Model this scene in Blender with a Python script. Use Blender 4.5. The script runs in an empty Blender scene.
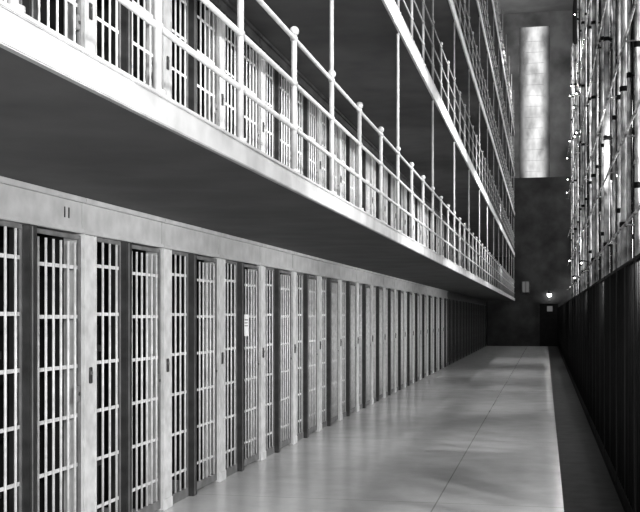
import bpy, bmesh, math, random
from mathutils import Vector, Matrix
random.seed(4)
S=bpy.context.scene
C=S.collection
S.view_settings.view_transform='Standard'
try: S.view_settings.look='Medium High Contrast'
except Exception: pass
S.view_settings.exposure=0.3

# ---------------------------------------------------------------- materials
def mat(name, lo, hi, rough=0.6, scale=6.0, metal=0.0, bump=0.0, spec=0.5, detail=6, stretch=(1,1,1)):
    m=bpy.data.materials.new(name); m.use_nodes=True
    nt=m.node_tree; b=nt.nodes['Principled BSDF']
    tc=nt.nodes.new('ShaderNodeTexCoord'); mp=nt.nodes.new('ShaderNodeMapping')
    mp.inputs['Scale'].default_value=stretch
    no=nt.nodes.new('ShaderNodeTexNoise'); no.inputs['Scale'].default_value=scale; no.inputs['Detail'].default_value=detail
    cr=nt.nodes.new('ShaderNodeValToRGB')
    cr.color_ramp.elements[0].position=0.32; cr.color_ramp.elements[1].position=0.68
    cr.color_ramp.elements[0].color=(lo,lo,lo,1); cr.color_ramp.elements[1].color=(hi,hi,hi,1)
    nt.links.new(tc.outputs['Object'],mp.inputs['Vector']); nt.links.new(mp.outputs['Vector'],no.inputs['Vector'])
    nt.links.new(no.outputs['Fac'],cr.inputs['Fac']); nt.links.new(cr.outputs['Color'],b.inputs['Base Color'])
    b.inputs['Roughness'].default_value=rough; b.inputs['Metallic'].default_value=metal
    b.inputs['Specular IOR Level'].default_value=spec
    if bump:
        bp=nt.nodes.new('ShaderNodeBump'); bp.inputs['Strength'].default_value=bump; bp.inputs['Distance'].default_value=0.01
        nt.links.new(no.outputs['Fac'],bp.inputs['Height']); nt.links.new(bp.outputs['Normal'],b.inputs['Normal'])
    return m
def emis(name, strength, lo=1.0, scale=1.0, stretch=(1,1,1), fade=None, f0=.4, f1=.65):
    m=mat(name,0.01,0.02,rough=0.5,spec=.1); nt=m.node_tree; b=nt.nodes['Principled BSDF']
    tc=nt.nodes.new('ShaderNodeTexCoord'); mp=nt.nodes.new('ShaderNodeMapping'); mp.inputs['Scale'].default_value=stretch
    n=nt.nodes.new('ShaderNodeTexNoise'); n.inputs['Scale'].default_value=scale; n.inputs['Detail'].default_value=5
    mr=nt.nodes.new('ShaderNodeMapRange'); mr.inputs['From Min'].default_value=f0; mr.inputs['From Max'].default_value=f1
    mr.inputs['To Min'].default_value=strength*lo; mr.inputs['To Max'].default_value=strength
    nt.links.new(tc.outputs['Object'],mp.inputs['Vector']); nt.links.new(mp.outputs['Vector'],n.inputs['Vector'])
    nt.links.new(n.outputs['Fac'],mr.inputs['Value']); out=mr.outputs['Result']
    if fade:   # soft glow painted in: emission falls off toward the side jambs
        cx,hw=fade
        sp=nt.nodes.new('ShaderNodeSeparateXYZ'); nt.links.new(tc.outputs['Object'],sp.inputs[0])
        s=nt.nodes.new('ShaderNodeMath'); s.operation='SUBTRACT'; s.inputs[1].default_value=cx; nt.links.new(sp.outputs['X'],s.inputs[0])
        a=nt.nodes.new('ShaderNodeMath'); a.operation='ABSOLUTE'; nt.links.new(s.outputs[0],a.inputs[0])
        r2=nt.nodes.new('ShaderNodeMapRange'); r2.interpolation_type='SMOOTHSTEP'
        r2.inputs['From Min'].default_value=hw*.25; r2.inputs['From Max'].default_value=hw; r2.inputs['To Min'].default_value=1; r2.inputs['To Max'].default_value=.08
        nt.links.new(a.outputs[0],r2.inputs['Value'])
        mu=nt.nodes.new('ShaderNodeMath'); mu.operation='MULTIPLY'; nt.links.new(out,mu.inputs[0]); nt.links.new(r2.outputs[0],mu.inputs[1]); out=mu.outputs[0]
    nt.links.new(out,b.inputs['Emission Strength'])
    b.inputs['Emission Color'].default_value=(1,1,1,1)
    return m
M_pier=mat('painted_steel_pier',0.47,0.64,0.5,9,bump=0.15)
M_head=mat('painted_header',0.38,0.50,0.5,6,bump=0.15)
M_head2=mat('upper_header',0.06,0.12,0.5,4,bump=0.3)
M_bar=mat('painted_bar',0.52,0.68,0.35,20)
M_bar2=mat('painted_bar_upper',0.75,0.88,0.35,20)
M_stile=mat('dark_stile',0.02,0.045,0.45,9)
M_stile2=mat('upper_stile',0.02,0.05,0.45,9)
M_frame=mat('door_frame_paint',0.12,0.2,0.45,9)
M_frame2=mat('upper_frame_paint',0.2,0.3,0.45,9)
M_shfront=mat('shaded_front_paint',0.08,0.16,0.6,5)
M_shbar=mat('shaded_bar_paint',0.03,0.06,0.6,5)
M_lock=mat('lock_metal',0.05,0.10,0.4,20,metal=0.3)
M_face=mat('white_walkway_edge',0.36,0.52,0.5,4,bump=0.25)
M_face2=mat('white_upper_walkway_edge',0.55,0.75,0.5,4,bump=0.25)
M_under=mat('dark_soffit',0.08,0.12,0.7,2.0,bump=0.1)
M_rail=mat('rail_paint',0.36,0.50,0.35,12)
M_rail2=mat('upper_rail_paint',0.25,0.38,0.35,12)
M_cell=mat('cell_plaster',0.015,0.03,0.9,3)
M_blanket=mat('pale_blanket',0.45,0.65,0.95,10)
M_dark=mat('dark_steel',0.006,0.012,0.7,6,spec=.2)
M_sbar=mat('screen_bar_steel',0.015,0.035,0.6,1.5,spec=.2)
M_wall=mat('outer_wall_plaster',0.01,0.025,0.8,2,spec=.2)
M_endw=mat('end_wall_plaster',0.14,0.34,0.8,0.8)
M_block=mat('end_block_dark',0.02,0.06,0.9,1.2)
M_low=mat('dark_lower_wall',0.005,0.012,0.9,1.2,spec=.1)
M_pipe=mat('pale_pipe',0.12,0.95,0.2,2.5,metal=.3)
M_emull=mat('end_mullion',0.4,0.5,0.5,10)
M_paper=mat('paper',0.75,0.85,0.9,10)
M_ink=mat('black_paint',0.03,0.05,0.6,10)
M_ceil=mat('ceiling_plaster',0.3,0.4,0.8,1)
M_fshade=mat('floor_shade_strip',0.02,0.04,0.6,5,spec=.1)
E_lamp=emis('lamp_glass',14)
E_win=emis('window_glass',4.5,0.0,1.1,(1,2.5,.6),None,.47,.64)
E_end=emis('end_streak_glow',0.75,0.4,1.0,(1.5,1,.7),fade=(-.55,.85),f0=.35)
E_small=emis('small_pane',0.09)

# floor
def floor_mat():
    m=bpy.data.materials.new('polished_concrete'); m.use_nodes=True; nt=m.node_tree; b=nt.nodes['Principled BSDF']
    tc=nt.nodes.new('ShaderNodeTexCoord')
    n=nt.nodes.new('ShaderNodeTexNoise'); n.inputs['Scale'].default_value=2.2; n.inputs['Detail'].default_value=10; n.inputs['Roughness'].default_value=.65
    cr=nt.nodes.new('ShaderNodeValToRGB'); cr.color_ramp.elements[0].position=.3; cr.color_ramp.elements[1].position=.7
    cr.color_ramp.elements[0].color=(.42,.42,.42,1); cr.color_ramp.elements[1].color=(.52,.52,.52,1)
    L=nt.links.new
    L(tc.outputs['Object'],n.inputs['Vector']); L(n.outputs['Fac'],cr.inputs['Fac'])
    sep=nt.nodes.new('ShaderNodeSeparateXYZ'); L(tc.outputs['Object'],sep.inputs[0])
    def seam(sock,period,off,w):
        a=nt.nodes.new('ShaderNodeMath'); a.operation='ADD'; a.inputs[1].default_value=off; L(sock,a.inputs[0])
        p=nt.nodes.new('ShaderNodeMath'); p.operation='PINGPONG'; p.inputs[1].default_value=period/2; L(a.outputs[0],p.inputs[0])
        g=nt.nodes.new('ShaderNodeMath'); g.operation='LESS_THAN'; g.inputs[1].default_value=w; L(p.outputs[0],g.inputs[0]); return g.outputs[0]
    s1=seam(sep.outputs['X'],50,0.89,0.006); s2=seam(sep.outputs['Y'],4.5,0.2,0.006)
    mx=nt.nodes.new('ShaderNodeMath'); mx.operation='MAXIMUM'; L(s1,mx.inputs[0]); L(s2,mx.inputs[1])
    mix=nt.nodes.new('ShaderNodeMixRGB'); mix.inputs['Color2'].default_value=(.12,.12,.12,1)
    mm=nt.nodes.new('ShaderNodeMath'); mm.operation='MULTIPLY'; mm.inputs[1].default_value=.5; L(mx.outputs[0],mm.inputs[0])
    L(mm.outputs[0],mix.inputs['Fac']); L(cr.outputs['Color'],mix.inputs['Color1']); L(mix.outputs['Color'],b.inputs['Base Color'])
    mr=nt.nodes.new('ShaderNodeMapRange'); mr.inputs['To Min'].default_value=.18; mr.inputs['To Max'].default_value=.24
    n2=nt.nodes.new('ShaderNodeTexNoise'); n2.inputs['Scale'].default_value=1.8; n2.inputs['Detail'].default_value=5
    L(tc.outputs['Object'],n2.inputs['Vector']); L(n2.outputs['Fac'],mr.inputs['Value']); L(mr.outputs[0],b.inputs['Roughness'])
    b.inputs['Specular IOR Level'].default_value=.55
    return m
M_floor=floor_mat()

# ---------------------------------------------------------------- mesh builder
class MB:
    def __init__(s): s.bm=bmesh.new(); s.mats=[]
    def _mi(s,m):
        if m not in s.mats: s.mats.append(m)
        return s.mats.index(m)
    def _add(s,tmp,m,smooth=False):
        i=s._mi(m)
        for f in tmp.faces: f.material_index=i; f.smooth=smooth
        me=bpy.data.meshes.new('t'); tmp.to_mesh(me); tmp.free(); s.bm.from_mesh(me); bpy.data.meshes.remove(me)
        return s
    def box(s,a,b,m,bev=0):
        t=bmesh.new(); bmesh.ops.create_cube(t,size=1)
        c=[(a[i]+b[i])/2 for i in range(3)]; d=[abs(b[i]-a[i]) for i in range(3)]
        for v in t.verts: v.co=Vector([c[i]+v.co[i]*d[i] for i in range(3)])
        if bev: bmesh.ops.bevel(t,geom=t.edges[:],offset=bev,segments=2,affect='EDGES')
        return s._add(t,m)
    def cyl(s,p,q,r,m,n=10,r2=None):
        p=Vector(p);q=Vector(q);t=bmesh.new(); d=q-p
        bmesh.ops.create_cone(t,cap_ends=True,segments=n,radius1=r,radius2=r if r2 is None else r2,depth=d.length)
        t.transform(Matrix.Translation((p+q)/2)@d.to_track_quat('Z','Y').to_matrix().to_4x4())
        return s._add(t,m,True)
    def sph(s,c,r,m,n=12,sc=(1,1,1)):
        t=bmesh.new(); bmesh.ops.create_uvsphere(t,u_segments=n,v_segments=max(6,n//2+2),radius=r)
        t.transform(Matrix.Translation(c)@Matrix.Diagonal((*sc,1)))
        return s._add(t,m,True)
    def mesh(s,name):
        me=bpy.data.meshes.new(name); s.bm.to_mesh(me); s.bm.free()
        for m in s.mats: me.materials.append(m)
        return me
def obj(name,me,parent=None,loc=(0,0,0),label=None,cat=None,kind=None,group=None):
    o=bpy.data.objects.new(name,me); C.objects.link(o); o.location=loc
    if parent: o.parent=parent
    if label: o['label']=label
    if cat: o['category']=cat
    if kind: o['kind']=kind
    if group: o['group']=group
    return o
def copytree(root,loc):
    n=root.copy(); C.objects.link(n); n.location=loc
    def rec(src,dst):
        for ch in src.children:
            c=ch.copy(); C.objects.link(c); c.parent=dst; rec(ch,c)
    rec(root,n); return n

# ---------------------------------------------------------------- key dims
D=3.0; P=1.48; Y0=6.60; DS=1.5; YE=54.6; YEND=58.0
EYE=1.565
slabs=[(2.35,2.455),(4.595,4.77),(6.66,6.80),(8.72,8.84),(10.78,10.90)]

# ---------------------------------------------------------------- cell fronts
def bars(w,h,y0,z0,n,cross,m,r=.0092):
    b=MB()
    for i in range(n):
        y=y0+w*(i+.5)/n
        b.cyl((0.003,y,z0),(0.003,y,z0+h),r,m,8)
    for j in range(cross):
        z=z0+h*(j+.5)/cross
        b.box((-0.010,y0,z-0.012),(-0.004,y0+w,z+0.012),m)
    return b
def cell_front(hd,ht,loc,label,group,m,MP,MH,MF,MS,r=.0092,nd=5):
    e=obj('cell_front',None,None,loc,label,'cell front',None,group); e.empty_display_size=.3
    # pier
    b=MB(); b.box((-.15,-.095,0),(0,.095,hd),MP,.008)
    b.box((-.002,-.095,0),(.006,-.08,hd),MP,.003); b.box((-.002,.08,0),(.006,.095,hd),MP,.003)
    b.box((0,-.10,0),(.012,.10,.09),MP,.004)
    obj('pier',b.mesh('pier'),e)
    b=MB(); b.box((0,-.022,1.11),(.010,.022,1.22),M_lock,.004); b.cyl((.008,0,1.18),(.016,0,1.18),.012,M_frame,12)
    obj('lock_plate',b.mesh('lock_plate'),e)['label']='small dark keyhole plate'
    # header
    b=MB(); b.box((-.12,-.123,hd),(.0,1.353,ht),MH,.006); b.box((-.002,-.123,hd),(.020,1.353,hd+.03),MH,.004)
    b.box((-.002,-.123,ht-.035),(.03,1.353,ht),MH,.004)
    obj('header_panel',b.mesh('header_panel'),e,(0,.0,0))
    # fixed grille
    g=bars(.48,hd-.1,.10,.07,4,6,m,r)
    g.box((-.015,.095,0),(.006,.107,hd),MF); g.box((-.015,.583,0),(.006,.595,hd),MF)
    g.box((-.02,.107,0),(.012,.583,.08),MF); g.box((-.02,.107,hd-.03),(.01,.583,hd),MF)
    obj('fixed_grille',g.mesh('fixed_grille'),e,(-.035,0,0))
    b=MB(); b.box((-.12,.60,0),(.02,.690,hd-.002),MS,.006); b.box((.018,.62,0),(.024,.63,hd-.01),MF)
    obj('dark_stile',b.mesh('dark_stile'),e)['label']='dark steel box stile beside door'
    # door
    b=MB()
    b.box((-.010,0,.02),(.012,.020,hd-.01),MF,.003); b.box((-.010,.640,.02),(.012,.66,hd-.01),MF,.003)
    b.box((-.010,.020,.02),(.012,.640,.09),MF,.003); b.box((-.010,.020,hd-.04),(.012,.640,hd-.01),MF,.003)
    dr=obj('door',None,e,(-.028,.712,0))
    obj('door_frame',b.mesh('door_frame'),dr)
    obj('bar_grille',bars(.62,hd-.15,.020,.09,nd,6,m,r).mesh('bar_grille'),dr)
    b=MB(); b.box((-.012,.60,1.0),(.018,.645,1.10),MF,.005); b.cyl((.016,.62,1.05),(.024,.62,1.05),.012,M_lock,12)
    obj('lock_box',b.mesh('lock_box'),dr)['label']='small rectangular door lock box'
    b=MB(); b.cyl((.016,.004,0),(.016,.004,.1),.009,MF,10); hm=b.mesh('hinge')
    for z in (.35,hd/2+.3,hd-.3): obj('hinge',hm,dr,(0,0,z))
    return e
lab1='barred steel cell front with pale pier on concrete floor'
lab2='barred steel cell front along raised walkway'
ks=list(range(-2,33))
KD=18
c1=cell_front(2.11,2.348,(-D,Y0-2*P,0),lab1,'ground tier cell fronts',M_bar,M_pier,M_head,M_frame,M_stile,.0092,6)
for k in ks[1:KD+2]:
    n=copytree(c1,(-D,Y0+k*P,0))
    if k==-1: km=n
c3=cell_front(2.11,2.348,(-D,Y0+KD*P,0),'dark painted barred cell front near the corridor end','shaded ground tier cell fronts',M_shbar,M_shfront,M_shfront,M_shbar,M_stile)  # far fronts get darker colours that paint in the fading light
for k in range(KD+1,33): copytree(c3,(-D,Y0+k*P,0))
h2=slabs[1][0]-slabs[0][1]-.002
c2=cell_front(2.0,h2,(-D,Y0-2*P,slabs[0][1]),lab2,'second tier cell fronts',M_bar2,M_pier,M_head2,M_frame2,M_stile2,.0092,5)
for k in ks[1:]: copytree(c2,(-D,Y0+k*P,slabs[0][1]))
# number 11 on header
cu=bpy.data.curves.new('numtmp','FONT'); cu.body='1'; cu.size=.10; cu.extrude=.002; cu.align_x='CENTER'
t=bpy.data.objects.new('numtmp',cu); C.objects.link(t); bpy.context.view_layer.update()
me=bpy.data.meshes.new_from_object(t.evaluated_get(bpy.context.evaluated_depsgraph_get())); me.materials.clear(); me.materials.append(M_ink)
bpy.data.objects.remove(t)
for dy in (-.03,.03):
    t=obj('number_digit',me,km,(.004,P-.36+dy,2.195)); t.rotation_euler=(math.pi/2,0,math.pi/2); t['label']='black painted digit 1'
# paper notice
b=MB(); b.box((0,-.085,-.11),(.004,.085,.11),M_paper); b.box((.003,-.06,.05),(.005,.06,.06),M_ink); b.box((.003,-.06,.02),(.005,.05,.028),M_ink); b.box((.003,-.06,-.01),(.005,.06,-.002),M_ink)
obj('paper_notice',b.mesh('paper_notice'),None,(-3.014,10.42,1.47),'small white paper notice fixed to barred door','notice')

# cell interior structure
def struct(name,a,b_,m,bev=0):
    b=MB(); b.box(a,b_,m,bev); return obj(name,b.mesh(name),None,(0,0,0),None,None,'structure')
for k in ks+[33]:
    y=Y0+k*P
    for (z0,z1) in ((0,2.35),(2.455,4.595)):
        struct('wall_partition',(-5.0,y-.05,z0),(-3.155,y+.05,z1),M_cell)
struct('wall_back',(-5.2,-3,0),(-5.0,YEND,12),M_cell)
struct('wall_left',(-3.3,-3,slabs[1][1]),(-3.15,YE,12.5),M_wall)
struct('wall_block_end',(-5.0,Y0+33*P,0),(-3.0,YE+.3,4.5),M_wall)

# bunks in nearest cells
bk=obj('bunk',None,None,(-4.9,Y0-P+.1,0),'narrow steel bunk with pale blanket inside cell','bunk',None,'cell bunks')
b=MB()
for x in (.03,1.62):
    for y in (.03,.62): b.cyl((x,y,0),(x,y,1.5),.02,M_stile,8)
for z in (.45,1.3):
    b.box((0,0,z),(1.65,.04,z+.05),M_stile); b.box((0,.61,z),(1.65,.65,z+.05),M_stile); b.box((0,0,z),(.04,.65,z+.05),M_stile); b.box((1.61,0,z),(1.65,.65,z+.05),M_stile)
obj('bunk_frame',b.mesh('bunk_frame'),bk)
b=MB(); b.box((.04,.04,.5),(1.6,.61,.6),M_blanket,.03); obj('mattress',b.mesh('mattress'),bk)
b=MB(); b.sph((1.4,.32,.64),.2,M_paper,14,(.8,1.2,.35)); obj('pillow',b.mesh('pillow'),bk)
for k in range(0,9): copytree(bk,(-4.9,Y0+k*P+.1,0))

# ---------------------------------------------------------------- walkways
for i,(z0,z1) in enumerate(slabs):
    F=M_face if i==0 else M_face2
    R=M_rail if i==0 else M_rail2
    b=MB()
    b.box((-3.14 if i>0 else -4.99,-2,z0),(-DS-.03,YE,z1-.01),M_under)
    b.box((-DS-.03,-2,z0-.015),(-DS,YE,z1),F,.004)
    b.box((-DS-.001,-2,z1-.018),(-DS+.008,YE,z1),F,.003)
    obj('walkway',b.mesh('walkway'),None,(0,0,0),
        ['long gallery walkway slab with white edge above cells','upper gallery walkway slab with white painted edge','high gallery walkway slab with pale edge','high gallery walkway slab with pale edge','topmost gallery walkway slab with pale edge'][i],'walkway',None,'gallery walkways')
    # railing
    r=obj('railing',None,None,(-DS-.03,0,z1),'pale pipe railing with ball-topped posts on walkway edge','railing',None,'gallery railings')
    b=MB(); b.cyl((0,0,0),(0,0,.86),.018,R,10); b.sph((0,0,.885),.032,R,12); b.cyl((0,0,0),(0,0,.02),.036,R,12)
    for z in (.28,.56,.84): b.sph((0,0,z),.025,R,10)
    pm=b.mesh('post')
    H=slabs[i+1][0]-z1-.03 if i<4 else 2.0
    b=MB(); b.cyl((0,0,0),(0,0,H),.016,R,8); rm=b.mesh('support_rod')
    n=0
    y=2.83-1.18*3
    while y<YE-.2:
        obj('post',pm,r,(0,y,0))
        if (n-1)%3==0: obj('support_rod',rm,r,(0.0,y,0))
        y+=1.18; n+=1
    for z in (.28,.56,.84):
        b=MB(); b.cyl((0,-1.5,z),(0,YE-.1,z),.0145 if i==0 else .012,R,8); obj('rail',b.mesh('rail'),r)

# ---------------------------------------------------------------- shell
XR=1.45
struct('floor',(-5.2,-3,-.1),(XR+.3,YEND+.2,0),M_floor)
b=MB(); b.box((.15,-3,0),(.62,YEND-2.5,.004),M_fshade); b.box((.62,-3,0),(XR,YEND-2.5,.004),M_low); obj('trim_1',b.mesh('trim_1'),None,(0,0,0),None,None,'structure')  # dark strip paints the shade beside the screen onto the floor
struct('ceiling',(-5.2,-3,18),(XR+.3,YEND+.2,18.2),M_ceil)
struct('wall_end',(-5.2,YEND,0),(XR+.3,YEND+.2,18),M_endw)
# end window, a glowing pane standing in for the light streak on the ceiling
b=MB(); b.box((-1.35,YEND-.06,8.8),(.25,YEND-.02,17.2),E_end); 
obj('window_1',b.mesh('window_1'),None,(0,0,0),None,None,'structure')
b=MB()
for z in [8.8+.585*j for j in range(1,14)]: b.box((-1.1,YEND-.1,z-.003),(.0,YEND-.065,z+.003),M_emull)
obj('trim_2',b.mesh('trim_2'),None,(0,0,0),None,None,'structure')
struct('wall_bulkhead',(-2.98,55.6,0),(XR,YEND-.12,8.75),M_block,.0)
# door in bulkhead
b=MB()
b.box((-.35,55.5,0),(-.27,55.6,2.25),M_block); b.box((.67,55.5,0),(.75,55.6,2.25),M_block); b.box((-.35,55.5,2.2),(.75,55.6,2.3),M_block)
b.box((-.27,55.54,0),(.67,55.6,2.2),M_dark); b.box((.1,55.52,1.8),(.38,55.56,2.08),E_small)
obj('door_1',b.mesh('door_1'),None,(0,0,0),None,None,'structure')
b=MB(); b.box((-1.2,55.52,2.75),(-.76,55.6,3.4),M_stile); b.box((-1.15,55.5,2.8),(-.81,55.53,3.35),E_small); b.box((-.995,55.49,2.8),(-.965,55.51,3.35),M_stile)
obj('window_2',b.mesh('window_2'),None,(0,0,0),None,None,'structure')
# lamp above far door
e=obj('door_lamp',None,None,(.22,55.4,2.66),'small bright lamp mounted above the far door','lamp')
b=MB(); b.cyl((0,0,.1),(0,.2,.22),.02,M_stile,8); b.cyl((0,0,.06),(0,0,.16),.12,M_stile,14,.04); obj('shade',b.mesh('shade'),e)
b=MB(); b.sph((0,0,0),.11,E_lamp,14); obj('bulb',b.mesh('bulb'),e)
# right wall pieces
SILL=2.3
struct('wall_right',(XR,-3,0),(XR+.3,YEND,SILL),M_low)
wy=list(range(9,56,4))
prev=-3
n=3
for y in wy:
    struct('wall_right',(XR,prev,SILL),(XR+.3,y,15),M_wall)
    prev=y+2.8
    b=MB(); b.box((XR+.05,y,SILL),(XR+.09,y+2.8,15),E_win)
    obj('window_%d'%n,b.mesh('win'),None,(0,0,0),None,None,'structure')
    b=MB()
    for j in range(21): b.box((XR+.02,y,SILL+j*.61),(XR+.05,y+2.8,SILL+j*.61+.06),M_dark)
    for j in range(6): b.box((XR+.02,y+j*.54,SILL),(XR+.05,y+j*.54+.07,15),M_dark)
    b.box((XR-.04,y-.1,SILL-.1),(XR-.0,y+2.9,SILL),M_dark)
    obj('trim_%d'%n,b.mesh('trim'),None,(0,0,0),None,None,'structure')
    n+=1
struct('wall_right',(XR,prev,SILL),(XR+.3,YEND,15),M_wall)
struct('wall_right',(XR,-3,15),(XR+.3,YEND,18),M_wall)

# vertical pipes
pms=[]
for v in range(3):
    r=(.04,.03,.06)[v]; top=(14,14.5,13)[v]
    b=MB(); b.cyl((0,0,0),(0,0,top),r,M_pipe,12)
    z=1.2+.9*v
    while z<top-.5:
        b.cyl((0,0,z),(0,0,z+.08),r*1.25,M_dark,12); b.box((0,-.02,z+.02),(.14,.02,z+.05),M_dark); z+=random.uniform(1.8,3.2)
    pms.append(b.mesh('standpipe'))
ys=[7.3,11.2,13.4,15.1,16.6,17.6,18.7,20.1,22.4,23.9,26.6,28.3,30.5,33.9,36,38,42.1,45.5,49.3,52]
for i,y in enumerate(ys):
    obj('standpipe',pms[i%3],None,(XR-.2,y,0),'pale vertical pipe running up the outer wall','pipe',None,'wall standpipes')
lx=XR-.42
def lamp(x,y,z):
    e=obj('wall_lamp',None,None,(x,y,z),'small glowing bulb on a wall bracket','lamp',None,'wall lamps')
    b=MB(); b.cyl((XR-x-.01,0,.0),(.0,0,.08),.012,M_dark,8); b.cyl((0,0,.02),(0,0,.09),.03,M_dark,12,.02); obj('bracket',b.mesh('bracket'),e)
    b=MB(); b.sph((0,0,0),.022,E_lamp,12); obj('bulb',b.mesh('globe'),e)
    return e
l0=lamp(lx,31.4,3.1)
used=[]
for i in range(16):
    y=32+random.random()*22; z=random.choice([3.1,4.0,5.2,6.4,7.8,9.2,10.8,12.4])+random.uniform(-.2,.2)
    if any(abs(y-a)<.5 and abs(z-c)<.5 for a,c in used) or any(abs(y-a)<.15 for a in ys): continue
    used.append((y,z)); copytree(l0,(lx,y,z))
for z in (2.9,4.2,5.6,7.6,9.8):
    b=MB(); b.cyl((0,8,0),(0,55.3,0),.02,M_pipe,8)
    for y in range(8,56,4): b.cyl((0,y,0),(.30,y,0),.014,M_pipe,6)
    obj('wall_rail',b.mesh('wall_rail'),None,(XR-.31,0,z),'long pale pipe rail bracketed to the outer wall','rail',None,'outer wall rails')
# slanting window operating arms, placed between the pipes
b=MB(); b.cyl((0,0,0),(-.02,.55,1.3),.02,M_pipe,8); b.cyl((0,-.03,0),(0,.03,0),.035,M_pipe,10); b.cyl((-.02,.52,1.3),(-.02,.57,1.3),.035,M_pipe,10); am=b.mesh('window_arm')
for a,c in zip(ys[:-1],ys[1:]):
    if c-a>1.15 and a>12:
        for z in (2.9,5.0,7.2,9.4):
            obj('window_arm',am,None,(XR-.06,a+.28,z+random.uniform(-.25,.25)),'pale slanting window operating arm on outer wall','window arm',None,'window operating arms')

# dark barred screen: solid kick plate, open bars above
XS=.66; HS=2.0
def screen(loc):
    e=obj('screen_panel',None,None,loc,'dark steel barred screen panel along the aisle','screen',None,'dark barred screens')
    b=MB(); b.box((-.02,0,0),(.02,.04,HS),M_dark,.004); b.box((-.02,1.95,0),(.02,1.99,HS),M_dark,.004); b.box((-.015,.04,HS-.03),(.015,1.95,HS),M_dark,.004); b.box((-.02,.04,.0),(.02,1.95,.1),M_dark,.004)
    obj('frame',b.mesh('screen_frame'),e)
    b=MB(); b.box((.0,.04,.1),(.015,1.95,1.15),M_low); obj('kick_plate',b.mesh('screen_sheet'),e)
    b=MB()
    for i in range(12): y=.04+1.91*(i+.5)/12; b.cyl((-.008,y,.1),(-.008,y,HS-.03),.009,M_dark if i%6 else M_sbar,8)
    obj('bar_grille',b.mesh('screen_bars'),e)
    return e
s0=screen((XS,-2,.004))
for i in range(1,28): copytree(s0,(XS,-2+2.0*i,.004))

# ---------------------------------------------------------------- lights
def aim(o,loc,tgt):
    o.location=loc; o.rotation_euler=(Vector(tgt)-Vector(loc)).to_track_quat('-Z','Y').to_euler()
def area(loc,tgt,sx,sy,power):
    l=bpy.data.lights.new('area','AREA'); l.shape='RECTANGLE'; l.size=sx; l.size_y=sy; l.energy=power
    o=bpy.data.objects.new('unseen_area',l); C.objects.link(o); aim(o,loc,tgt); return o  # unseen area lights: film lamp behind camera, plus added upper-tier fill
def spot(loc,tgt,power,ang=130,sf=1):
    l=bpy.data.lights.new('spot','SPOT'); l.energy=power; l.spot_size=math.radians(ang); l.spot_blend=1; l.shadow_soft_size=.03; l.specular_factor=sf
    o=bpy.data.objects.new('fill_spot',l); C.objects.link(o); aim(o,loc,tgt); return o  # added spots without fixtures, brightening cells, floor and upper tier
def point(loc,power,r=.08,sf=1):
    l=bpy.data.lights.new('bulb','POINT'); l.energy=power; l.shadow_soft_size=r; l.specular_factor=sf
    o=bpy.data.objects.new('fill_point',l); C.objects.link(o); o.location=loc  # added points without fixtures, lifting the outer wall pipes and end wall
area((-.3,-2.2,1.9),(-2.8,9,1.3),1.0,1.0,390)
area((1.1,1.5,5.5),(-2.9,9,3.2),1.0,2.0,130)
for y,p in ((3,360),(7.5,360),(12,350),(17,310),(22,270),(28,210)): spot((1.0,y,2.3),(-3,y+1.5,1.7),p,120,.1)
for y,p in ((6,110),(13,210),(20,320),(28,420),(37,440)): spot((-1.0,y,6.0),(-1.6,y+.3,0),p,82,.1)
for y in (5,10,16,24): spot((1.0,y,5.2),(-3,y+1.5,4.3),600,95,.1)
for (y,z) in ((22,4.6),(29,7),(38,4),(38,11),(47,7)): point((.9,y,z),45,.03,.1)
point((-.5,48,13),480,.3,.3)
w=bpy.data.worlds.new('World'); S.world=w; w.use_nodes=True
w.node_tree.nodes['Background'].inputs['Color'].default_value=(.5,.5,.5,1); w.node_tree.nodes['Background'].inputs['Strength'].default_value=.75

# ---------------------------------------------------------------- camera
f=1050.0
cam=bpy.data.cameras.new('Camera'); co=bpy.data.objects.new('Camera',cam); C.objects.link(co)
co.location=(0,0,EYE); co.rotation_euler=(math.pi/2,0,math.atan(225/f))
cam.sensor_fit='HORIZONTAL'; cam.sensor_width=36; cam.lens=f/640*36; cam.shift_y=60/640; cam.clip_end=300; cam.clip_start=.05
S.camera=co
